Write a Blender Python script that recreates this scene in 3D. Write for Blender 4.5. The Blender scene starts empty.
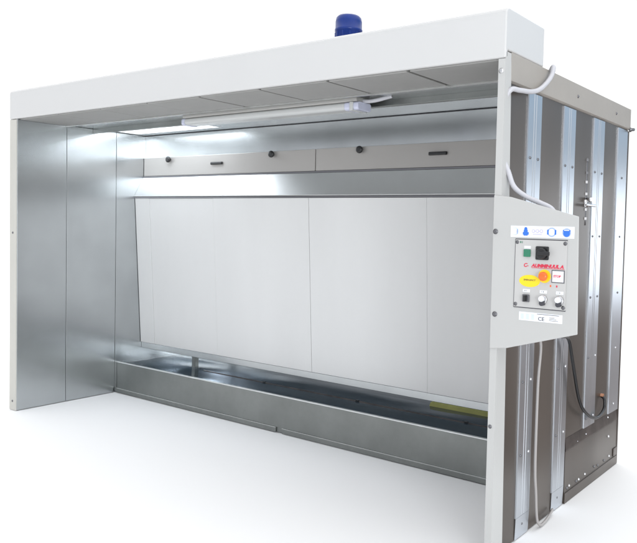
import bpy, bmesh, math, random
from mathutils import Vector, Matrix
random.seed(7)
sc = bpy.context.scene
COL = sc.collection

# ------------------------------------------------------------------ sizes (metres)
W, HB, HT, D = 4.144, 2.200, 2.416, 1.715      # booth width, opening height, hood top, depth
HW = 2.233                                     # roof / side wall height
XL = 0.0925                                    # inner face of the left side wall
XR = 4.108                                     # inner face of the right side wall
YS, YT, YB = 0.389, 0.838, 1.110               # filter strip end, trough front, back wall
HTR = 0.260                                    # trough height
HD = 0.393                                     # hood depth

# ------------------------------------------------------------------ mesh collector
class MB:
    def __init__(self):
        self.bm = bmesh.new(); self.mats = []
    def mi(self, m):
        if m not in self.mats: self.mats.append(m)
        return self.mats.index(m)
    def _fin(self, faces, m, smooth=False):
        i = self.mi(m)
        for f in faces:
            f.material_index = i; f.smooth = smooth
    def box(self, x0, x1, y0, y1, z0, z1, m, bev=0.0, seg=2):
        vs = [self.bm.verts.new(c) for c in ((x0,y0,z0),(x1,y0,z0),(x1,y1,z0),(x0,y1,z0),(x0,y0,z1),(x1,y0,z1),(x1,y1,z1),(x0,y1,z1))]
        fs = [self.bm.faces.new([vs[i] for i in q]) for q in ((3,2,1,0),(4,5,6,7),(0,1,5,4),(1,2,6,5),(2,3,7,6),(3,0,4,7))]
        if bev > 0:
            es = list({e for f in fs for e in f.edges})
            r = bmesh.ops.bevel(self.bm, geom=es, offset=bev, segments=seg, profile=0.5, affect='EDGES')
            fs = list({f for v in r['verts'] for f in v.link_faces} | {f for f in fs if f.is_valid})
        self._fin(fs, m)
        return fs
    def prism(self, pts, axis, a, b, m, bev=0.0, seg=2):
        """closed outline pts (two coords) swept along axis from a to b"""
        def mk(p, t):
            return {'x': (t, p[0], p[1]), 'y': (p[0], t, p[1]), 'z': (p[0], p[1], t)}[axis]
        va = [self.bm.verts.new(mk(p, a)) for p in pts]; vb = [self.bm.verts.new(mk(p, b)) for p in pts]
        n = len(pts); fs = [self.bm.faces.new(va), self.bm.faces.new(list(reversed(vb)))]
        for i in range(n):
            fs.append(self.bm.faces.new((va[i], vb[i], vb[(i+1) % n], va[(i+1) % n])))
        bmesh.ops.recalc_face_normals(self.bm, faces=fs)
        if bev > 0:
            es = list({e for f in fs for e in f.edges})
            r = bmesh.ops.bevel(self.bm, geom=es, offset=bev, segments=seg, profile=0.5, affect='EDGES')
            fs = list({f for v in r['verts'] for f in v.link_faces} | {f for f in fs if f.is_valid})
        self._fin(fs, m)
        return fs
    def lathe(self, prof, origin, axis, m, n=32, smooth=True, flute=None):
        """prof: (radius, height) list, swung round axis through origin"""
        o = Vector(origin); a = Vector(axis).normalized()
        u = a.orthogonal().normalized(); v = a.cross(u)
        rings = []
        for r, h in prof:
            ring = []
            for k in range(n):
                t = 2*math.pi*k/n
                rr = r if not flute else r*(1 + flute*(1 if k % 2 else -1))
                ring.append(self.bm.verts.new(o + a*h + (u*math.cos(t) + v*math.sin(t))*rr))
            rings.append(ring)
        fs = []
        for A, B in zip(rings, rings[1:]):
            for k in range(n):
                fs.append(self.bm.faces.new((A[k], A[(k+1) % n], B[(k+1) % n], B[k])))
        caps = [self.bm.faces.new(rings[0][::-1]), self.bm.faces.new(rings[-1])]
        bmesh.ops.recalc_face_normals(self.bm, faces=fs+caps)
        self._fin(fs, m, smooth); self._fin(caps, m, False)
    def tube(self, pts, r, m, n=12, sub=8, ridge=0.0):
        P = [Vector(p) for p in pts]; out = []
        for i in range(len(P)-1):                       # Catmull-Rom
            p0, p1, p2, p3 = P[max(i-1,0)], P[i], P[i+1], P[min(i+2,len(P)-1)]
            for k in range(sub):
                t = k/sub
                out.append(0.5*((2*p1)+(p2-p0)*t+(2*p0-5*p1+4*p2-p3)*t*t+(3*p1-p0-3*p2+p3)*t**3))
        out.append(P[-1])
        rings = []; u = None
        for i, p in enumerate(out):
            d = (out[min(i+1,len(out)-1)] - out[max(i-1,0)]).normalized()
            u = d.orthogonal().normalized() if u is None else (u - d*u.dot(d)).normalized()
            v = d.cross(u); rr = r*(1 + (ridge if i % 2 else -ridge))
            rings.append([self.bm.verts.new(p + (u*math.cos(2*math.pi*k/n) + v*math.sin(2*math.pi*k/n))*rr) for k in range(n)])
        fs = []
        for A, B in zip(rings, rings[1:]):
            for k in range(n):
                fs.append(self.bm.faces.new((A[k], A[(k+1) % n], B[(k+1) % n], B[k])))
        fs += [self.bm.faces.new(rings[0][::-1]), self.bm.faces.new(rings[-1])]
        bmesh.ops.recalc_face_normals(self.bm, faces=fs)
        self._fin(fs, m, True)
    def bolt(self, p, axis, m, r=0.007, h=0.005):
        self.lathe([(r*1.5, -0.001), (r*1.5, h*0.25), (r, h*0.3), (r, h*0.8), (r*0.75, h)], p, axis, m, n=12)
    def text(self, s, size, origin, m, depth=0.0006, shear=0.0, sx=1.0, bold=0.0):
        """lettering on a panel that faces -Y; origin = left end of the baseline"""
        cu = bpy.data.curves.new('lettering', 'FONT'); cu.body = s; cu.size = size; cu.extrude = depth; cu.shear = shear
        cu.offset = bold; cu.resolution_u = 3
        ob = bpy.data.objects.new('lettering', cu); COL.objects.link(ob)
        dg = bpy.context.evaluated_depsgraph_get(); me = bpy.data.meshes.new_from_object(ob.evaluated_get(dg))
        n0 = len(self.bm.faces)
        me.transform(Matrix.Translation(Vector(origin)) @ Matrix.Rotation(math.pi/2, 4, 'X') @ Matrix.Diagonal((sx, 1, 1, 1)))
        self.bm.from_mesh(me); self.bm.faces.ensure_lookup_table()
        self._fin([self.bm.faces[i] for i in range(n0, len(self.bm.faces))], m)
        bpy.data.objects.remove(ob); bpy.data.curves.remove(cu); bpy.data.meshes.remove(me)
    def build(self, name, parent=None):
        me = bpy.data.meshes.new(name); 
        origin = Vector((0,0,0))
        p = parent
        while p is not None: origin += p.location; p = p.parent
        if parent is None:
            xs = [v.co for v in self.bm.verts]
            origin = Vector((sum(c.x for c in xs)/len(xs), sum(c.y for c in xs)/len(xs), min(c.z for c in xs)))
        bmesh.ops.translate(self.bm, vec=-origin, verts=self.bm.verts[:])
        self.bm.to_mesh(me); self.bm.free()
        for m in self.mats: me.materials.append(m)
        o = bpy.data.objects.new(name, me); COL.objects.link(o)
        if parent is None: o.location = origin
        else: o.parent = parent
        return o

def thing(name, label, cat, loc):
    o = bpy.data.objects.new(name, None); o.empty_display_size = 0.2; COL.objects.link(o)
    o.location = loc; o['label'] = label; o['category'] = cat
    return o
def tag(o, label, cat, kind=None):
    o['label'] = label; o['category'] = cat
    if kind: o['kind'] = kind
    return o

# ------------------------------------------------------------------ materials
def mat(name, col, rough=0.5, metal=0.0, var=0.0, vscale=3.0, bump=0.0, bscale=4.0, spangle=0.0, rvar=0.0, coat=0.0, spec=0.5, stretch=(1,1,1), dirt=0.0, vdet=2):
    m = bpy.data.materials.new(name); m.use_nodes = True
    nt = m.node_tree; N = nt.nodes; L = nt.links; b = N['Principled BSDF']
    b.inputs['Roughness'].default_value = rough; b.inputs['Metallic'].default_value = metal
    b.inputs['Specular IOR Level'].default_value = spec; b.inputs['Coat Weight'].default_value = coat
    tc = N.new('ShaderNodeTexCoord'); mp = N.new('ShaderNodeMapping'); mp.inputs['Scale'].default_value = stretch
    L.new(tc.outputs['Object'], mp.inputs['Vector'])
    vec = mp.outputs['Vector']
    base = N.new('ShaderNodeRGB'); base.outputs[0].default_value = (*col, 1); cur = base.outputs[0]
    def scale(cur, fac_socket, lo, hi):
        mr = N.new('ShaderNodeMapRange'); mr.clamp = False; mr.inputs['From Min'].default_value = 0.25; mr.inputs['From Max'].default_value = 0.75
        mr.inputs['To Min'].default_value = lo; mr.inputs['To Max'].default_value = hi; L.new(fac_socket, mr.inputs['Value'])
        mx = N.new('ShaderNodeVectorMath'); mx.operation = 'SCALE'; L.new(cur, mx.inputs[0]); L.new(mr.outputs['Result'], mx.inputs['Scale'])
        return mx.outputs['Vector']
    if var:
        n = N.new('ShaderNodeTexNoise'); n.inputs['Scale'].default_value = vscale; n.inputs['Detail'].default_value = vdet
        L.new(vec, n.inputs['Vector']); cur = scale(cur, n.outputs['Fac'], 1-var, 1+var)
    if dirt:
        n = N.new('ShaderNodeTexNoise'); n.inputs['Scale'].default_value = 22; n.inputs['Detail'].default_value = 8; n.inputs['Roughness'].default_value = 0.7
        L.new(tc.outputs['Object'], n.inputs['Vector']); cur = scale(cur, n.outputs['Fac'], 1-dirt, 1+dirt*0.5)
    if spangle:
        v = N.new('ShaderNodeTexVoronoi'); v.inputs['Scale'].default_value = 55; L.new(tc.outputs['Object'], v.inputs['Vector'])
        sp = N.new('ShaderNodeSeparateColor'); L.new(v.outputs['Color'], sp.inputs[0]); cur = scale(cur, sp.outputs[0], 1-spangle, 1+spangle)
    L.new(cur, b.inputs['Base Color'])
    if rvar:
        n = N.new('ShaderNodeTexNoise'); n.inputs['Scale'].default_value = 2.5; n.inputs['Detail'].default_value = 1; L.new(vec, n.inputs['Vector'])
        mr = N.new('ShaderNodeMapRange'); mr.inputs['From Min'].default_value = 0.3; mr.inputs['From Max'].default_value = 0.7
        mr.inputs['To Min'].default_value = rough-rvar; mr.inputs['To Max'].default_value = rough+rvar
        L.new(n.outputs['Fac'], mr.inputs['Value']); L.new(mr.outputs['Result'], b.inputs['Roughness'])
    if bump:
        n = N.new('ShaderNodeTexNoise'); n.inputs['Scale'].default_value = bscale; n.inputs['Detail'].default_value = 0; L.new(vec, n.inputs['Vector'])
        bp = N.new('ShaderNodeBump'); bp.inputs['Strength'].default_value = 1.0; bp.inputs['Distance'].default_value = bump
        L.new(n.outputs['Fac'], bp.inputs['Height']); L.new(bp.outputs['Normal'], b.inputs['Normal'])
    return m

GALV   = mat('galvanised_sheet', (0.485,0.505,0.515), 0.25, 1.0, var=0.09, vscale=3.0, bump=0.0012, bscale=1.1, vdet=5)
GALVB  = mat('galvanised_bright', (0.60,0.635,0.68), 0.32, 1.0, var=0.05, vscale=2, bump=0.001, bscale=1.3)
TROUGH = mat('zinc_dim_reflection', (0.25,0.26,0.252), 0.40, 1.0, var=0.12, vscale=3.0, vdet=5, bump=0.0012, bscale=1.2, rvar=0.05, dirt=0.05)  # zinc darkened in colour to stand in for a dim floor reflection
EDGE   = mat('zinc_edge_light_seam', (0.72,0.73,0.72), 0.3, 1.0, var=0.1, vscale=12)
DARK   = mat('sheet_brown_reflection', (0.108,0.092,0.080), 0.34, 0.5, var=0.38, vscale=1.5, bump=0.001, bscale=1.2, rvar=0.06, stretch=(1,1,0.35))  # galvanised sheet, with the dim brown hall's reflection put into its colour
WHITE  = mat('white_enamel', (0.555,0.553,0.548), 0.28, 0.0, var=0.015, vscale=2, bump=0.0012, bscale=2.0, coat=0.3)
PANELW = mat('white_panel_paint', (0.465,0.465,0.455), 0.42, 0.0, var=0.015, vscale=3)
CREAM  = mat('cream_post_paint', (0.50,0.49,0.45), 0.45, 0.0, var=0.03, vscale=4)
CURT   = mat('curtain_paint', (0.66,0.66,0.655), 0.40, 0.0, var=0.035, vscale=2.2, bump=0.0015, bscale=1.2, dirt=0.008, stretch=(1,1,0.18), vdet=5)
TAN    = mat('beige_grey_rail', (0.335,0.31,0.28), 0.42, 0.0, var=0.05, vscale=3, dirt=0.03)
HATCH  = mat('warm_grey_hatch', (0.37,0.355,0.34), 0.42, 0.35, var=0.04, vscale=1.5)
FILTER = mat('grey_filter_panel', (0.335,0.33,0.32), 0.55, 0.0, var=0.05, vscale=2, dirt=0.05)
BLACK  = mat('black_plastic', (0.012,0.012,0.013), 0.35)
GAP    = mat('dark_joint', (0.02,0.022,0.024), 0.6)
BLUE   = mat('blue_enamel', (0.005,0.028,0.19), 0.30, 0.0, var=0.1, vscale=20, spec=0.35)
PVC    = mat('white_pvc_conduit', (0.50,0.50,0.53), 0.4, 0.0, var=0.03, vscale=9)
GREYC  = mat('grey_cable_sheath', (0.36,0.34,0.33), 0.45)
LAMPW  = mat('lamp_housing_plastic', (0.38,0.375,0.36), 0.4, 0.0, var=0.03, vscale=6)
DIFF   = mat('lamp_cover_acrylic', (0.52,0.53,0.525), 0.25, 0.0, coat=0.4)
CAPM   = mat('lamp_end_clear', (0.55,0.57,0.70), 0.12, 0.0, coat=0.5)
STEEL  = mat('screw_steel', (0.62,0.62,0.63), 0.22, 1.0)
DSTEEL = mat('dull_screw', (0.16,0.16,0.17), 0.35, 0.8)
STICK  = mat('white_sticker', (0.78,0.80,0.84), 0.35)
PLATE  = mat('switch_plate_grey', (0.48,0.475,0.465), 0.35, 0.0, var=0.02, vscale=10)
SIGNB  = mat('sign_blue', (0.03,0.16,0.62), 0.4)
SIGNL  = mat('sign_pale_blue', (0.35,0.45,0.74), 0.4)
PALE   = mat('sign_pale_grey', (0.60,0.66,0.70), 0.4)
LILAC  = mat('sign_lilac', (0.50,0.47,0.75), 0.4)
RED    = mat('print_red', (0.62,0.03,0.07), 0.45)
ORANGE = mat('stop_button_orange', (0.85,0.13,0.012), 0.3, coat=0.3)
YELLOW = mat('yellow_label', (0.88,0.62,0.015), 0.4)
GREEN  = mat('green_indicator', (0.012,0.17,0.09), 0.25, coat=0.4)
INK    = mat('print_black', (0.05,0.05,0.06), 0.5)
OLIVE  = mat('olive_yellow', (0.40,0.375,0.11), 0.55, var=0.2, vscale=6)
BROWNC = mat('brown_fitting', (0.32,0.14,0.07), 0.45)
FLOOR  = mat('white_floor', (0.86,0.86,0.86), 0.7, 0.0, spec=0.1)
HALLF  = mat('hall_floor', (0.10,0.06,0.04), 0.6, 0.0, var=0.2, vscale=1.0)
LIT    = mat('added_lamp_glow', (0.8,0.8,0.8), 0.4)
LIT.node_tree.nodes['Principled BSDF'].inputs['Emission Color'].default_value = (0.86,0.93,1.0,1)
LIT.node_tree.nodes['Principled BSDF'].inputs['Emission Strength'].default_value = 11.0
ZFL    = mat('zinc_stained_flange', (0.17,0.15,0.14), 0.35, 1.0, var=0.3, vscale=9, dirt=0.25)
DEFL   = mat('deflector_zinc', (0.63,0.635,0.63), 0.44, 1.0, var=0.05, vscale=2, vdet=4)
WATER  = mat('dark_water', (0.022,0.034,0.044), 0.05, 0.0, bump=0.014, bscale=3.5, spec=1.0, stretch=(0.5,1,1))

# ------------------------------------------------------------------ setting
f = MB(); f.prism([(-60,-60),(60,-60),(60,1.15),(4.45,1.15),(4.45,60),(-60,60)], 'z', -0.2, -0.002, FLOOR)
fl = f.build('floor'); tag(fl, 'plain white floor under the spray booth', 'floor', 'structure')

f = MB(); f.box(4.454, 60, 1.154, 60, -0.2, -0.003, HALLF)
hf = f.build('hall_floor'); tag(hf, 'dark brown hall floor beyond the white floor', 'floor', 'structure')

# ------------------------------------------------------------------ THE BOOTH
booth = thing('spray_booth', 'large galvanised water curtain spray booth with white hood and open front', 'spray booth', (W/2, 0, 0))

# left side wall: outer sheet, cream front edge, three galvanised inner panels with open joints
m = MB(); m.box(0.0, 0.03, 0.004, D, 0.002, HW-0.004, PANELW)
lw = m.build('side_wall', booth)
m = MB(); m.box(-0.002, XL-0.003, -0.001, 0.012, 0.0, HB-0.004, CREAM, bev=0.003)
m.bolt((0.045,-0.001,0.07), (0,-1,0), DSTEEL, 0.006); m.bolt((0.045,-0.001,1.35), (0,-1,0), DSTEEL, 0.006)
m.build('edge_post', lw)
for a, b in ((0.006, 0.3915), (0.3945, 0.8265), (0.8295, D-0.01)):
    m = MB(); m.box(XL-0.02, XL, a, b, 0.003, HB+0.0, GALV, bev=0.0015)
    m.build('wall_panel', lw)
m = MB(); m.box(XL-0.03, XL-0.022, 0.02, D-0.02, 0.01, HB-0.01, DSTEEL); m.build('joint_backing', lw)

# hood: rounded front box over the opening
def hood_profile():
    r = 0.028; pts = [(0.0, HB), (0.0, HT-r)]
    for k in range(1, 7):
        t = math.pi/2*k/6; pts.append((r - r*math.cos(t), HT - r + r*math.sin(t)))
    pts += [(HD, HT), (HD, HW+0.002), (0.022, HW+0.002), (0.022, HB)]
    return [(y-0.004, z) for y, z in pts]
m = MB(); m.prism(hood_profile(), 'x', 0.0, W, WHITE, bev=0.007, seg=4)
for fc in m.bm.faces: fc.smooth = False
hood = m.build('hood', booth)

# filter strip under the hood: panels with joints
m = MB(); m.box(XL+0.002, XR, 0.020, YS, HB+0.016, HB+0.028, GAP)
for x in (1.13, 1.63): m.box(x-0.003, x+0.003, 0.03, YS-0.02, HB-0.003, HB+0.015, EDGE)  # bright strips stand in for light leaking through these joints
m.box(XL+0.002, XR, YS-0.006, YS+0.008, HB-0.012, HB+0.014, EDGE)
sof = m.build('filter_frame', booth)
xs = [XL+0.003, 0.62, 1.13, 1.63, 2.13, 2.63, 3.12, 3.62, XR]
for a, b in zip(xs, xs[1:]):
    m = MB(); m.box(a+(0.004 if a < 2 else 0.009), b-(0.004 if b < 2 else 0.009), 0.022, YS-0.008, HB-0.004+random.uniform(-.001,.001), HB+0.014, FILTER, bev=0.003)
    m.build('filter_panel', sof)

# ceiling behind the filters
m = MB()
m.box(XL+0.001, XR, YS+0.009, 0.612, HB+0.002, HB+0.01, GALV)
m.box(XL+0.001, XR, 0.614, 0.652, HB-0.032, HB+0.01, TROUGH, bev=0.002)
m.box(XL+0.001, XR, 0.654, 0.700, HB+0.002, HB+0.01, GALV)      # opening left for the added ceiling lamp
m.box(XL+0.001, 0.130, 0.7005, 0.9995, HB+0.002, HB+0.01, GALV)
m.box(1.190, XR, 0.7005, 0.9995, HB+0.002, HB+0.01, GALV)
m.box(XL+0.001, XR, 1.000, YB, HB+0.002, HB+0.01, GALV)
m.build('ceiling_sheet', booth)

# back wall above the hatches
m = MB(); m.box(XL+0.001, XR, YB, YB+0.012, 1.80, HB-0.002, GALV)
m.box(XL+0.001, XR, YB-0.004, YB-0.001, HB-0.004, HB-0.001, DSTEEL)
bw = m.build('back_wall', booth)
for a, b, kx, hx in ((XL+0.004, 2.083, (0.454, 1.665), 1.044), (2.091, XR-0.002, (2.503, 3.71), 3.125)):
    m = MB(); m.box(a, b, YB-0.018, YB-0.003, 1.852, 2.008, HATCH, bev=0.0025)
    h = m.build('hatch', booth)
    for x in kx:
        m = MB(); m.lathe([(0.010,0),(0.010,0.008),(0.022,0.012),(0.026,0.020),(0.024,0.030),(0.014,0.034)], (x, YB-0.018, 1.985), (0,-1,0), BLACK, n=16)
        m.build('knob', h)
    m = MB(); m.box(hx-0.068, hx+0.068, YB-0.034, YB-0.0185, 1.926, 1.948, BLACK, bev=0.006, seg=3); m.build('handle', h)
m = MB(); m.box(XL+0.001, XR, YB-0.022, YB-0.002, 1.838, 1.850, DSTEEL); m.build('hatch_gap_shade', booth)  # dark strip painted for the gap and shadow below the hatches

# sloping deflector sheet, then the curtain panels
m = MB(); m.prism([(YB-0.024,1.836),(1.000,1.676),(1.000,1.673),(1.008,1.668),(YB-0.014,1.836)], 'x', XL+0.001, XR, DEFL)
m.build('deflector', booth)
m = MB(); m.box(XL+0.001, XR, 1.006, 1.030, 1.657, 1.667, DSTEEL); m.build('curtain_hanger', booth)
cx = [XL+0.004, 0.292, 1.10, 2.104, 3.10, XR]
for i, (a, b) in enumerate(zip(cx, cx[1:])):
    o = 0.002*(i % 2)
    m = MB(); m.prism([(1.006+o,1.655),(1.076+o,0.405),(1.090+o,0.405),(1.020+o,1.655)], 'x', a+0.0012, b-0.0012, CURT, bev=0.0015)
    m.build('curtain_panel', booth)
m = MB(); m.box(XL+0.001, XR, 1.086, 1.116, 0.352, 0.403, GALV, bev=0.003); m.build('curtain_rail', booth)

# trough: front plate with rolled lip and foot flange, tank sides
m = MB()
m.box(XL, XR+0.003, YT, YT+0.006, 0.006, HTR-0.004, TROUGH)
m.box(XL, XR+0.003, YT-0.003, YT+0.020, HTR-0.004, HTR+0.004, EDGE, bev=0.003)
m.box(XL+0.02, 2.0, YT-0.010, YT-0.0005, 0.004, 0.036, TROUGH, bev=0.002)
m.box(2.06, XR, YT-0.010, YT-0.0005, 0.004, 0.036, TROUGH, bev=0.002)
m.box(XL+0.02, 2.0, YT-0.011, YT-0.002, 0.0365, 0.039, EDGE)
m.box(2.06, XR, YT-0.011, YT-0.002, 0.0365, 0.039, EDGE)
m.box(XL, XR, YT+0.01, 1.69, 0.006, 0.02, GALV)
tr = m.build('trough', booth)
m = MB(); m.box(XL+0.001, XR, 1.425, 1.437, 0.02, 1.2, GALV); m.build('tank_back', tr)
m = MB(); m.box(XL, XL+0.006, YT+0.021, 1.424, 0.02, HTR, GALV); m.build('tank_side', tr)
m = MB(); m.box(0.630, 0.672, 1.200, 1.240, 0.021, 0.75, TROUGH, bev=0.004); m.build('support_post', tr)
m = MB(); m.box(XL+0.75, XR, 1.150, 1.154, 0.10, 0.241, ZFL)
for x in (1.55, 2.47, 3.35): m.box(x-0.014, x+0.014, 1.146, 1.160, 0.235, 0.247, BLACK, bev=0.003)
m.build('weir_strip', tr)

# right-hand wall: white front post, dark sheet, stiffeners, rails
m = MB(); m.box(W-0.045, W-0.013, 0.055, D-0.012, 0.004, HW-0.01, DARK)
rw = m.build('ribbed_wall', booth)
m = MB()
m.box(XR+0.002, W-0.0005, -0.001, 0.006, 0.0, HB-0.003, PANELW)
m.prism([(0.006,0.0),(0.110,0.0),(0.088,0.95),(0.075,1.60),(0.054,HW-0.005),(0.006,HW-0.005)], 'x', W-0.006, W, PANELW, bev=0.0015)
m.bolt((4.124,-0.001,2.145), (0,-1,0), STEEL, 0.008)
m.bolt((4.122,-0.001,0.60), (0,-1,0), DSTEEL, 0.006); m.bolt((4.122,-0.001,0.06), (0,-1,0), DSTEEL, 0.006)
m.build('front_post', rw)
m = MB(); m.prism([(W-0.034,2.100),(W-0.034,HW),(W+0.001,HW),(W+0.001,2.112),(W-0.010,2.106)], 'y', 0.056, D, TAN, bev=0.0015)
for y in (0.829, 1.44): m.bolt((W+0.001,y,2.17), (1,0,0), DSTEEL, 0.006)
m.bolt((W-0.002,D-0.005,2.108), (1,0,0), DSTEEL, 0.010, 0.03)
m.build('top_rail', rw)
def rib(y0, y1, z0, z1, foot, groove=True):
    m = MB(); xi, xo, s = W-0.0125, W-0.006, 0.0015
    yc = (y0+y1)/2; pr = [(xi,y0),(xo,y0+s)]
    if groove:
        for c in (yc-0.012, yc+0.012): pr += [(xo,c-0.004),(xo-0.002,c),(xo,c+0.004)]
    pr += [(xo,y1-s),(xi,y1)]
    zb = z0 + (0.105 if foot else 0)
    m.prism(pr, 'z', zb, z1, GALVB)
    if foot:                                    # rib foot tapered inward, a shape added to reflect the bright floor
        m.prism([(xi+0.002,z0),(xo,zb-0.001),(xi+0.002,zb-0.001)], 'y', y0+0.001, y1-0.001, GALVB)
        m.bolt((xo-0.005, yc, z0+0.06), (1,0,-0.12), DSTEEL, 0.006)
    for z in (1.80, 1.44, 1.095, 0.752, 0.402):
        if z < zb+0.05 or z > z1: continue
        for yy in ((y0+0.030, y1-0.030) if groove else (yc,)):
            m.bolt((xo, yy, z), (1,0,0), DSTEEL if (z > 1.0 or yy < yc) else STEEL, 0.0048, 0.005)
    return m.build('stiffener', rw)
rib(0.255, 0.402, 0.002, 2.098, True)
rib(0.675, 0.832, 0.002, 2.098, True)
rib(1.105, 1.275, 0.352, 2.098, False)
rib(1.515, 1.690, 0.352, 2.098, False, groove=False)
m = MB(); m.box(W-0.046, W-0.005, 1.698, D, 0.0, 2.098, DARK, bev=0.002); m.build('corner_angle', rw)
# tank side seen on the outside: sloped flange over a dark plate with a row of screws
m = MB()
m.prism([(W-0.0125,0.352),(W-0.0115,0.352),(W-0.006,0.290),(W-0.006,0.284),(W-0.0125,0.284)], 'y', 0.846, 1.690, ZFL)
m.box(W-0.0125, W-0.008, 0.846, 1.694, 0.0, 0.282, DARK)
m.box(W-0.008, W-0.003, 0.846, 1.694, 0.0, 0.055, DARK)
for y in (0.885, 0.915, 1.02, 1.055, 1.15, 1.30, 1.36, 1.47, 1.56): m.bolt((W-0.008, y, 0.080+0.006*random.uniform(-1,1)), (1,0,0), STEEL if y in (0.915,1.055,1.15,1.56) else DSTEEL, 0.0055, 0.006)
for y, z in ((1.535,0.21),(1.02,0.30),(1.15,0.31),(1.52,0.33)): m.bolt((W-0.008 if z < .25 else W-0.014, y, z), (1,0,0.4 if z>.25 else 0), STEEL, 0.006, 0.007)
m.box(W-0.007, W-0.002, 1.63, 1.69, 0.06, 0.11, ZFL, bev=0.002)
m.build('tank_flange', rw)

# roof and outer back
m = MB(); m.box(0.001, W-0.036, HD+0.002, 0.698, HW-0.012, HW-0.003, GALV)       # roof round the added lamp's housing
m.box(0.001, 0.128, 0.6985, 1.0015, HW-0.012, HW-0.003, GALV)
m.box(1.192, W-0.036, 0.6985, 1.0015, HW-0.012, HW-0.003, GALV)
m.box(0.001, W-0.036, 1.002, D-0.001, HW-0.012, HW-0.003, GALV)
m.box(0.10, 1.22, 0.67, 1.03, HB+0.089, HB+0.10, GALV, bev=0.003); m.build('roof', booth)
m = MB(); m.box(0.031, W-0.047, D-0.010, D-0.002, 0.002, HW-0.014, GALV); m.build('rear_panel', booth)

# ------------------------------------------------------------------ water in the trough
m = MB(); m.box(XL+0.0065, XR-0.001, YT+0.0065, 1.4245, 0.2, 0.236, WATER)
wt = m.build('water'); tag(wt, 'dark still water lying in the long trough', 'water', 'structure')
m = MB(); m.prism([(1.372,0.236),(1.4245,0.236),(1.4245,0.262),(1.385,0.258)], 'x', 2.93, XR-0.02, OLIVE)
ys = m.build('yellow_strip'); tag(ys, 'olive yellow strip lying along the right end of the trough below the white curtain', 'strip')

# ------------------------------------------------------------------ fluorescent lamp
lamp = thing('fluorescent_lamp', 'long pale fluorescent batten lamp hanging under the booth ceiling behind the grey filter panels', 'lamp', (2.2, 0.5, 2.19))
def rr(y0, y1, z0, z1, r, n=5):
    pts = []
    for cy, cz, a in ((y0+r,z0+r,180),(y1-r,z0+r,270),(y1-r,z1-r,0),(y0+r,z1-r,90)):
        for k in range(n+1):
            t = math.radians(a+90*k/n); pts.append((cy+r*math.cos(t), cz+r*math.sin(t)))
    return pts
m = MB(); m.prism(rr(0.436,0.564,2.176,2.201,0.008), 'x', 1.45, 2.98, LAMPW); m.build('housing', lamp)
m = MB(); m.prism(rr(0.442,0.558,2.132,2.1758,0.018), 'x', 1.462, 2.885, DIFF); m.build('tube_cover', lamp)
for a, b in ((1.432, 1.461), (2.886, 2.990)):
    m = MB(); m.prism(rr(0.438,0.562,2.128,2.1755,0.016), 'x', a, b, CAPM, bev=0.004)
    if b > 2: m.box(2.93, 2.955, 0.432, 0.568, 2.124, 2.174, DIFF, bev=0.003)
    m.build('end_cap', lamp)
m = MB(); m.tube([(2.975,0.5,2.184),(3.03,0.5,2.180),(3.08,0.505,2.184),(3.13,0.52,2.196),(3.16,0.53,2.203)], 0.011, PVC); m.build('supply_lead', lamp)

rl = thing('added_ceiling_lamp', 'added lamp sunk out of sight in the booth ceiling to brighten its left end', 'lamp', (0.55,0.85,HB))  # added light source, sunk into the ceiling to brighten the left corner
m = MB(); RB, RT = HB+0.0015, HB+0.075
m.box(0.131, 1.189, 0.701, 0.709, RB, RT, LAMPW); m.box(0.131, 1.189, 0.991, 0.999, RB, RT, LAMPW)
m.box(0.131, 0.139, 0.7095, 0.9905, RB, RT, LAMPW); m.box(1.181, 1.189, 0.7095, 0.9905, RB, RT, LAMPW)
m.box(0.131, 1.189, 0.701, 0.999, RT+0.0005, RT+0.012, LAMPW); m.build('added_lamp_housing', rl)
m = MB(); m.box(0.145, 1.175, 0.715, 0.985, RT-0.012, RT-0.001, LIT); m.build('added_lamp_lens', rl)

# ------------------------------------------------------------------ fan motor on the roof
MX, MY = 2.527, 0.90
mo = thing('fan_motor', 'blue electric fan motor standing on the roof behind the white hood', 'motor', (MX, MY, HW))
m = MB(); m.lathe([(0.19,-0.002),(0.19,0.015),(0.165,0.02),(0.16,0.09),(0.12,0.12),(0.115,0.14)], (MX,MY,HW), (0,0,1), BLUE, n=32); m.build('flange', mo)
m = MB(); m.lathe([(0.080,0.13),(0.080,0.40)], (MX,MY,HW), (0,0,1), BLUE, n=64, smooth=False, flute=0.045)
m.build('finned_body', mo)
m = MB(); m.lathe([(0.082,0.36),(0.087,0.375),(0.087,0.495),(0.0905,0.497),(0.0905,0.512),(0.087,0.515),(0.087,0.560),(0.082,0.585),(0.070,0.598),(0.04,0.603),(0.02,0.604)], (MX,MY,HW), (0,0,1), BLUE, n=40)
for k in range(12):
    t = 2*math.pi*(k+0.5)/12; x, y = MX+0.086*math.cos(t), MY+0.086*math.sin(t)
    m.box(x-0.004, x+0.004, y-0.004, y+0.004, HW+0.38, HW+0.488, BLUE, bev=0.0015)
m.build('fan_cowl', mo)
m = MB(); m.box(MX+0.09, MX+0.16, MY-0.05, MY+0.05, HW+0.18, HW+0.28, BLUE, bev=0.006); m.build('terminal_box', mo)

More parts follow.
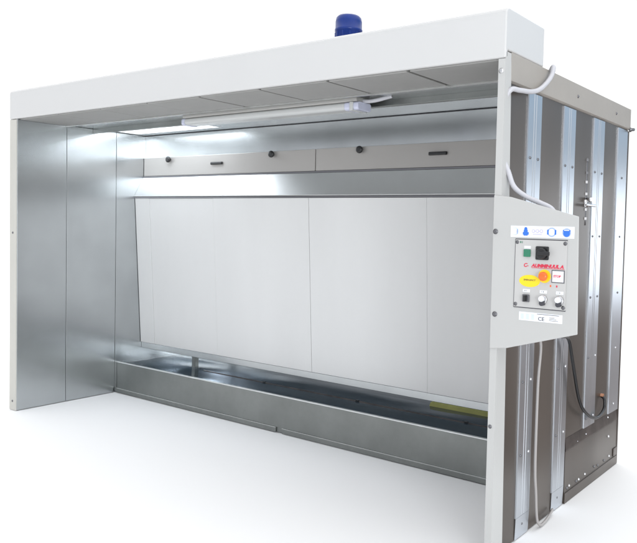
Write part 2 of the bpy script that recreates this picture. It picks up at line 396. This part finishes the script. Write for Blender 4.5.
# ------------------------------------------------------------------ control box on the front post
cb = thing('control_box', 'white control panel with switches and blue safety sticker on the right front post', 'control panel', (W, 0, 0.95))
m = MB(); m.prism([(XR+0.003,1.612),(4.192,1.604),(4.497,1.524),(4.508,1.046),(4.192,0.955),(XR+0.003,0.945)], 'y', -0.008, -0.0015, PANELW, bev=0.0025)
for x, z in ((4.124,1.455),(4.132,1.097)): m.bolt((x,-0.008,z), (0,-1,0), DSTEEL, 0.008, 0.006)
m.build('front_plate', cb)
m = MB(); m.box(4.20, 4.44, -0.001, 0.10, 1.07, 1.50, PANELW, bev=0.004); m.build('enclosure', cb)
# blue safety pictograms on a white strip
YF = -0.008
m = MB(); m.box(4.197, 4.482, YF-0.0012, YF-0.0002, 1.434, 1.482, STICK)
st = m.build('safety_sticker', cb)
def disc(mb, x, z, r, m_, y=YF-0.0013, h=0.0006, n=28): mb.lathe([(r,0),(r,h)], (x,y,z), (0,-1,0), m_, n=n)
m = MB(); disc(m, 4.218,1.458,0.017,PALE); disc(m,4.215,1.458,0.013,STICK,YF-0.002); m.box(4.226,4.231,YF-0.0026,YF-0.0019,1.448,1.468,SIGNL); m.build('pictogram', st)
m = MB(); m.box(4.258,4.276,YF-0.0026,YF-0.0013,1.441,1.466,SIGNB,bev=0.0004); disc(m,4.267,1.470,0.007,SIGNB); m.box(4.254,4.281,YF-0.0022,YF-0.0014,1.445,1.456,SIGNB); m.build('pictogram', st)
m = MB()
for x in (4.302,4.320,4.338): disc(m, x, 1.461, 0.0075, LILAC); disc(m, x, 1.461, 0.0045, STICK, YF-0.002)
m.box(4.304,4.336,YF-0.002,YF-0.0014,1.459,1.462,LILAC); m.box(4.30,4.34,YF-0.002,YF-0.0014,1.446,1.449,LILAC); m.build('pictogram', st)
m = MB(); disc(m,4.384,1.458,0.0195,SIGNL); disc(m,4.384,1.458,0.014,STICK,YF-0.002); m.box(4.364,4.371,YF-0.0027,YF-0.002,1.448,1.468,SIGNB); m.box(4.397,4.404,YF-0.0027,YF-0.002,1.448,1.468,SIGNB); m.build('pictogram', st)
m = MB(); disc(m,4.449,1.457,0.0185,SIGNL); disc(m,4.449,1.455,0.0145,SIGNB,YF-0.002); m.box(4.433,4.465,YF-0.0028,YF-0.002,1.462,1.469,SIGNB); m.box(4.438,4.460,YF-0.0036,YF-0.0028,1.4655,1.4685,STICK); m.build('pictogram', st)
# screwed switch plate
m = MB(); m.box(4.223,4.454,YF-0.004,YF-0.0002,1.139,1.424,PLATE,bev=0.0012)
m.box(4.222,4.4545,YF-0.0025,YF-0.0001,1.4242,1.4275,INK); m.box(4.222,4.4545,YF-0.0025,YF-0.0001,1.1355,1.1388,INK); m.box(4.2205,4.2228,YF-0.0025,YF-0.0001,1.137,1.426,DSTEEL)
m.build('switch_plate', cb)
for x, z in ((4.231,1.413),(4.446,1.413),(4.231,1.150),(4.446,1.150)):
    m = MB(); m.bolt((x,YF-0.004,z), (0,-1,0), DSTEEL, 0.0055, 0.004); m.build('plate_screw', cb)
YP = YF-0.004
m = MB(); m.text('0 I', 0.012, (4.244,YP-0.0003,1.409), GREEN, bold=0.0004); m.build('green_mark', cb)
m = MB(); m.box(4.264,4.294,YP-0.001,YP-0.0002,1.386,1.398,STICK); m.box(4.264,4.295,YP-0.009,YP-0.0002,1.352,1.384,GREEN,bev=0.003); m.build('green_indicator', cb)
m = MB(); m.box(4.318,4.376,YP-0.006,YP-0.0002,1.342,1.398,BLACK,bev=0.004)
ms = m.build('main_switch', cb)
m = MB(); m.lathe([(0.024,0),(0.023,0.012),(0.020,0.018)], (4.349,YP-0.006,1.369), (0,-1,0), BLACK, n=24); m.box(4.338,4.391,YP-0.034,YP-0.0245,1.361,1.378,BLACK,bev=0.003); m.build('rotary_knob', ms)
# red maker's lettering with its emblem
m = MB()
m.text('C', 0.022, (4.263,YP-0.0002,1.310), RED, shear=0.2, bold=0.0008)
m.box(4.279,4.286,YP-0.0008,YP-0.0002,1.313,1.316,RED)
m.text('AUMMINUUL A', 0.0185, (4.300,YP-0.0002,1.311), RED, shear=0.25, sx=1.12, bold=0.0010)
m.box(4.300,4.446,YP-0.0008,YP-0.0002,1.3065,1.3085,RED)
m.build('maker_logo', cb)
m = MB(); m.lathe([(0.058,0),(0.058,0.0008)], (0,0,0), (0,-1,0), YELLOW, n=40)
bmesh.ops.scale(m.bm, vec=(0.82,1,0.44), verts=m.bm.verts[:]); bmesh.ops.translate(m.bm, vec=(4.293,YP-0.0002,1.251), verts=m.bm.verts[:])
m.text('EMERGENCY', 0.010, (4.266,YP-0.0012,1.252), INK, sx=0.95); m.build('yellow_label', cb)
m = MB(); m.lathe([(0.028,0),(0.028,0.0008)], (4.360,YP-0.0012,1.275), (0,-1,0), YELLOW, n=36); m.build('yellow_ring', cb)
m = MB(); m.lathe([(0.012,0),(0.012,0.012),(0.018,0.014),(0.0195,0.019),(0.018,0.025),(0.011,0.029),(0.003,0.030)], (4.362,YP-0.002,1.275), (0,-1,0), ORANGE, n=28); m.build('stop_button', cb)
m = MB(); m.box(4.391,4.448,YP-0.0016,YP-0.0002,1.250,1.303,DSTEEL,bev=0.0005); m.box(4.395,4.444,YP-0.0024,YP-0.0017,1.254,1.299,STICK)
m.text('STOP', 0.0135, (4.400,YP-0.0026,1.273), RED, bold=0.0004); m.build('white_label', cb)
for i, x in enumerate((4.385,4.412)):
    m = MB(); m.box(x,x+0.006,YP-0.0008,YP-0.0002,1.232,1.240,RED if i else ORANGE); m.build('small_mark', cb)
for i, x in enumerate((4.280, 4.357, 4.429)):
    m = MB(); m.box(x-0.016,x+0.016,YP-0.001,YP-0.0002,1.203,1.216,STICK); m.text('I  0' if i else '0  I', 0.008, (x-0.008,YP-0.0012,1.207), INK); m.build('selector_label', cb)
    m = MB()
    if i == 0:
        m.box(x-0.016,x+0.016,YP-0.008,YP-0.0002,1.162,1.194,DSTEEL,bev=0.003); s = m.build('selector', cb)
        m = MB(); m.box(x-0.005,x+0.005,YP-0.022,YP-0.0082,1.165,1.191,BLACK,bev=0.002); m.build('selector_knob', s)
    else:
        m.lathe([(0.019,0),(0.019,0.005),(0.016,0.008)], (x,YP-0.0002,1.178), (0,-1,0), STEEL, n=24); s = m.build('selector', cb)
        m = MB(); m.lathe([(0.0125,0.008),(0.012,0.024),(0.009,0.028)], (x,YP-0.0002,1.182), (0,-1,0), STICK, n=20); m.build('selector_knob', s)
        m = MB(); m.lathe([(0.011,0.0),(0.011,0.018)], (x,YP-0.0002,1.163), (0,-1,0), INK, n=18); m.build('lock_barrel', s)
# rating label with CE mark
m = MB(); m.box(4.248,4.443,YF-0.0012,YF-0.0002,1.083,1.119,STICK)
for k in range(4): m.box(4.330,4.428-0.012*k,YF-0.0016,YF-0.0011,1.1135-0.0022*0-0.009*0,1.1155,INK) if k == 0 else None
m.text('CE', 0.022, (4.335,YF-0.0014,1.088), INK, sx=1.1)
for k in range(3): m.box(4.385,4.425-0.008*k,YF-0.0016,YF-0.0011,1.091+0.006*k,1.0925+0.006*k,INK)
for k in range(3): m.box(4.256+0.024*k,4.270+0.024*k,YF-0.0016,YF-0.0011,1.088,1.112,PALE)
m.build('rating_label', cb)

# ------------------------------------------------------------------ cables and the tap on the ribbed wall
m = MB(); m.tube([(4.150,0.46,2.234),(4.166,0.447,2.245),(4.172,0.438,2.232),(4.170,0.420,2.195),(4.168,0.365,2.150),(4.168,0.290,2.110),(4.168,0.206,2.087),(4.164,0.10,2.076),(4.150,0.045,2.070),
        (4.128,0.036,2.02),(4.126,0.034,1.90),(4.128,0.036,1.78),(4.150,0.045,1.715),(4.176,0.050,1.652),(4.230,0.050,1.611),(4.301,0.052,1.581),(4.350,0.060,1.556),(4.37,0.07,1.515),(4.37,0.07,1.498)], 0.0112, PVC, n=14, sub=14, ridge=0.03)
o = m.build('flexible_conduit'); tag(o, 'white flexible conduit arching from the roof down to the top of the control panel', 'conduit')
m = MB(); m.tube([(4.30,0.05,1.072),(4.305,0.10,1.04),(4.26,0.30,0.98),(4.20,0.60,0.94),(4.174,0.747,0.900),(4.170,0.829,0.759),(4.170,0.934,0.553),(4.168,1.065,0.450),(4.165,1.230,0.394),(4.160,1.363,0.414),(4.155,1.384,0.470),(4.130,1.388,0.49)], 0.009, BLACK, n=10)
o = m.build('black_cable'); tag(o, 'black cable hanging in a loop from the control panel across the ribbed side wall', 'cable')
m = MB(); m.lathe([(0.016,0),(0.016,0.012),(0.011,0.014),(0.011,0.04)], (W-0.036,1.388,0.492), (1,0,0), BROWNC, n=12); m.box(W-0.036,W-0.02,1.34,1.44,0.475,0.512,BROWNC,bev=0.003)
o = m.build('cable_gland'); tag(o, 'small brown fitting where the black cable enters the ribbed wall', 'fitting')
m = MB(); m.tube([(4.25,0.05,1.072),(4.24,0.09,1.04),(4.20,0.22,1.00),(4.168,0.405,0.93),(4.158,0.412,0.72),(4.158,0.410,0.338),(4.160,0.425,0.188),(4.163,0.44,0.06),(4.166,0.475,0.014),(4.164,0.54,0.012),(4.156,0.62,0.02),(4.150,0.665,0.03)], 0.0068, GREYC, n=10)
o = m.build('grey_cable'); tag(o, 'grey cable running down beside the first rib to the floor', 'cable')
m = MB(); m.tube([(W-0.034,0.505,0.44),(W-0.02,0.56,0.425),(W-0.018,0.62,0.400),(W-0.03,0.66,0.392)], 0.004, DSTEEL, n=6)
o = m.build('thin_wire'); tag(o, 'short thin dark wire between the first and second ribs', 'wire')
vt = thing('water_tap', 'small chromed tap on a thin vertical pipe between the second and third ribs', 'tap', (W-0.02, 1.03, 1.50))
m = MB(); m.tube([(W-0.018,1.03,1.50),(W-0.018,1.03,1.87)], 0.009, DSTEEL, n=10)
for z in (1.53,1.58,1.665,1.73,1.78,1.85): m.lathe([(0.014,0),(0.014,0.014)], (W-0.018,1.03,z), (0,0,1), STEEL if z < 1.75 else DSTEEL, n=6, smooth=False)
m.build('pipe', vt)
m = MB(); m.lathe([(0.020,-0.02),(0.020,0.02)], (W-0.018,1.03,1.62), (0,0,1), STEEL, n=14); m.lathe([(0.013,0),(0.013,0.03)], (W-0.006,1.03,1.64), (1,0,0), STEEL, n=10); m.build('valve_body', vt)
m = MB(); m.box(W+0.012,W+0.022,0.955,1.10,1.603,1.617,STEEL,bev=0.004); m.build('lever', vt)

# ------------------------------------------------------------------ world: bright white hall, dim brown corner behind on the right
w = bpy.data.worlds.new('World'); sc.world = w; w.use_nodes = True
nt = w.node_tree; N = nt.nodes; L = nt.links
bg = N['Background']; tc = N.new('ShaderNodeTexCoord'); sx = N.new('ShaderNodeSeparateXYZ'); L.new(tc.outputs['Generated'], sx.inputs[0])
def math_(op, a, b=None, c=None):
    n = N.new('ShaderNodeMath'); n.operation = op
    for i, v in enumerate((a, b, c)):
        if v is None: continue
        if isinstance(v, (int, float)): n.inputs[i].default_value = v
        else: L.new(v, n.inputs[i])
    return n.outputs[0]
def smooth(v, a, b, lo=0.0, hi=1.0):
    n = N.new('ShaderNodeMapRange'); n.interpolation_type = 'SMOOTHSTEP'
    n.inputs['From Min'].default_value = a; n.inputs['From Max'].default_value = b; n.inputs['To Min'].default_value = lo; n.inputs['To Max'].default_value = hi
    L.new(v, n.inputs['Value']); return n.outputs['Result']
up = smooth(sx.outputs['Z'], 0.05, 1.0, 1.08, 1.95)
AZ = math.radians(38)
dotr = math_('ADD', math_('MULTIPLY', sx.outputs['X'], math.sin(AZ)), math_('MULTIPLY', sx.outputs['Y'], math.cos(AZ)))
dim = smooth(dotr, 0.74, 0.87)                       # towards the back right: dim brown hall
front = smooth(math_('MULTIPLY', sx.outputs['Y'], -1.0), 0.1, 0.8)   # behind the camera: a little darker
mixA = N.new('ShaderNodeMix'); mixA.data_type = 'RGBA'; L.new(dim, mixA.inputs['Factor'])
hall = N.new('ShaderNodeMix'); hall.data_type = 'RGBA'; L.new(smooth(sx.outputs['Z'], 0.04, 0.15), hall.inputs['Factor'])
hall.inputs['A'].default_value = (0.16,0.13,0.11,1); hall.inputs['B'].default_value = (0.48,0.62,0.76,1)
mixA.inputs['A'].default_value = (1,1,1,1); L.new(hall.outputs['Result'], mixA.inputs['B'])
mixB = N.new('ShaderNodeMix'); mixB.data_type = 'RGBA'; L.new(front, mixB.inputs['Factor'])
mixB.inputs['A'].default_value = (1,1,1,1); mixB.inputs['B'].default_value = (0.72,0.75,0.80,1)
mul = N.new('ShaderNodeMix'); mul.data_type = 'RGBA'; mul.blend_type = 'MULTIPLY'; mul.inputs['Factor'].default_value = 1
L.new(mixA.outputs['Result'], mul.inputs['A']); L.new(mixB.outputs['Result'], mul.inputs['B'])
L.new(mul.outputs['Result'], bg.inputs['Color']); L.new(up, bg.inputs['Strength'])

# ------------------------------------------------------------------ lamps
def area(name, loc, target, sx_, sy_, power, col):
    l = bpy.data.lights.new(name, 'AREA'); l.shape = 'RECTANGLE'; l.size = sx_; l.size_y = sy_; l.energy = power; l.color = col
    o = bpy.data.objects.new(name, l); COL.objects.link(o); o.location = loc
    o.rotation_euler = (Vector(target)-Vector(loc)).to_track_quat('-Z', 'Y').to_euler(); return o
area('bay_window_light', (14.5,-8.6,1.9), (1.0,0.8,1.6), 4.0, 3.0, 750, (0.93,0.97,1.0))
area('door_light', (7.1,8.4,1.32), (4.2,0.9,1.42), 2.6, 1.8, 46, (0.86,0.93,1.0))
area('tank_corner_fill', (0.36,1.25,0.52), (0.50,1.34,0.2), 0.14, 0.10, 2.5, (0.72,0.84,1.0))  # added lamp hidden behind the curtain, puts bright glints on the water

area('tank_long_fill', (2.3,1.30,1.00), (2.3,1.40,0.3), 3.0, 0.08, 4.5, (0.78,0.88,1.0))  # added unseen fill, lightens the tank back along its length

# ------------------------------------------------------------------ camera
cam = bpy.data.cameras.new('camera'); co = bpy.data.objects.new('camera', cam); COL.objects.link(co)
cam.sensor_width = 36; cam.lens = 36*719.5755/637
cam.shift_x = (318.5-409.857)/637; cam.shift_y = (257.988-271.5)/637
cam.clip_end = 300; cam.clip_start = 0.05
R = Matrix(((0.8247092300921943,-0.04444945847894631,0.5638075304939343),(0.5649853016453978,0.019939876925221894,-0.8248599943219855),(0.025422327300996646,0.9988126185371989,0.041557891253834925)))
co.matrix_world = Matrix.Translation((5.578216593961441,-2.7875807703038027,1.4603605510105946)) @ R.to_4x4()
sc.camera = co

sc.render.engine = 'CYCLES'
sc.cycles.use_denoising = True
sc.cycles.max_bounces = 10; sc.cycles.glossy_bounces = 6
sc.cycles.sample_clamp_indirect = 8
sc.view_settings.view_transform = 'Standard'; sc.view_settings.look = 'None'
sc.view_settings.exposure = 0; sc.view_settings.gamma = 1
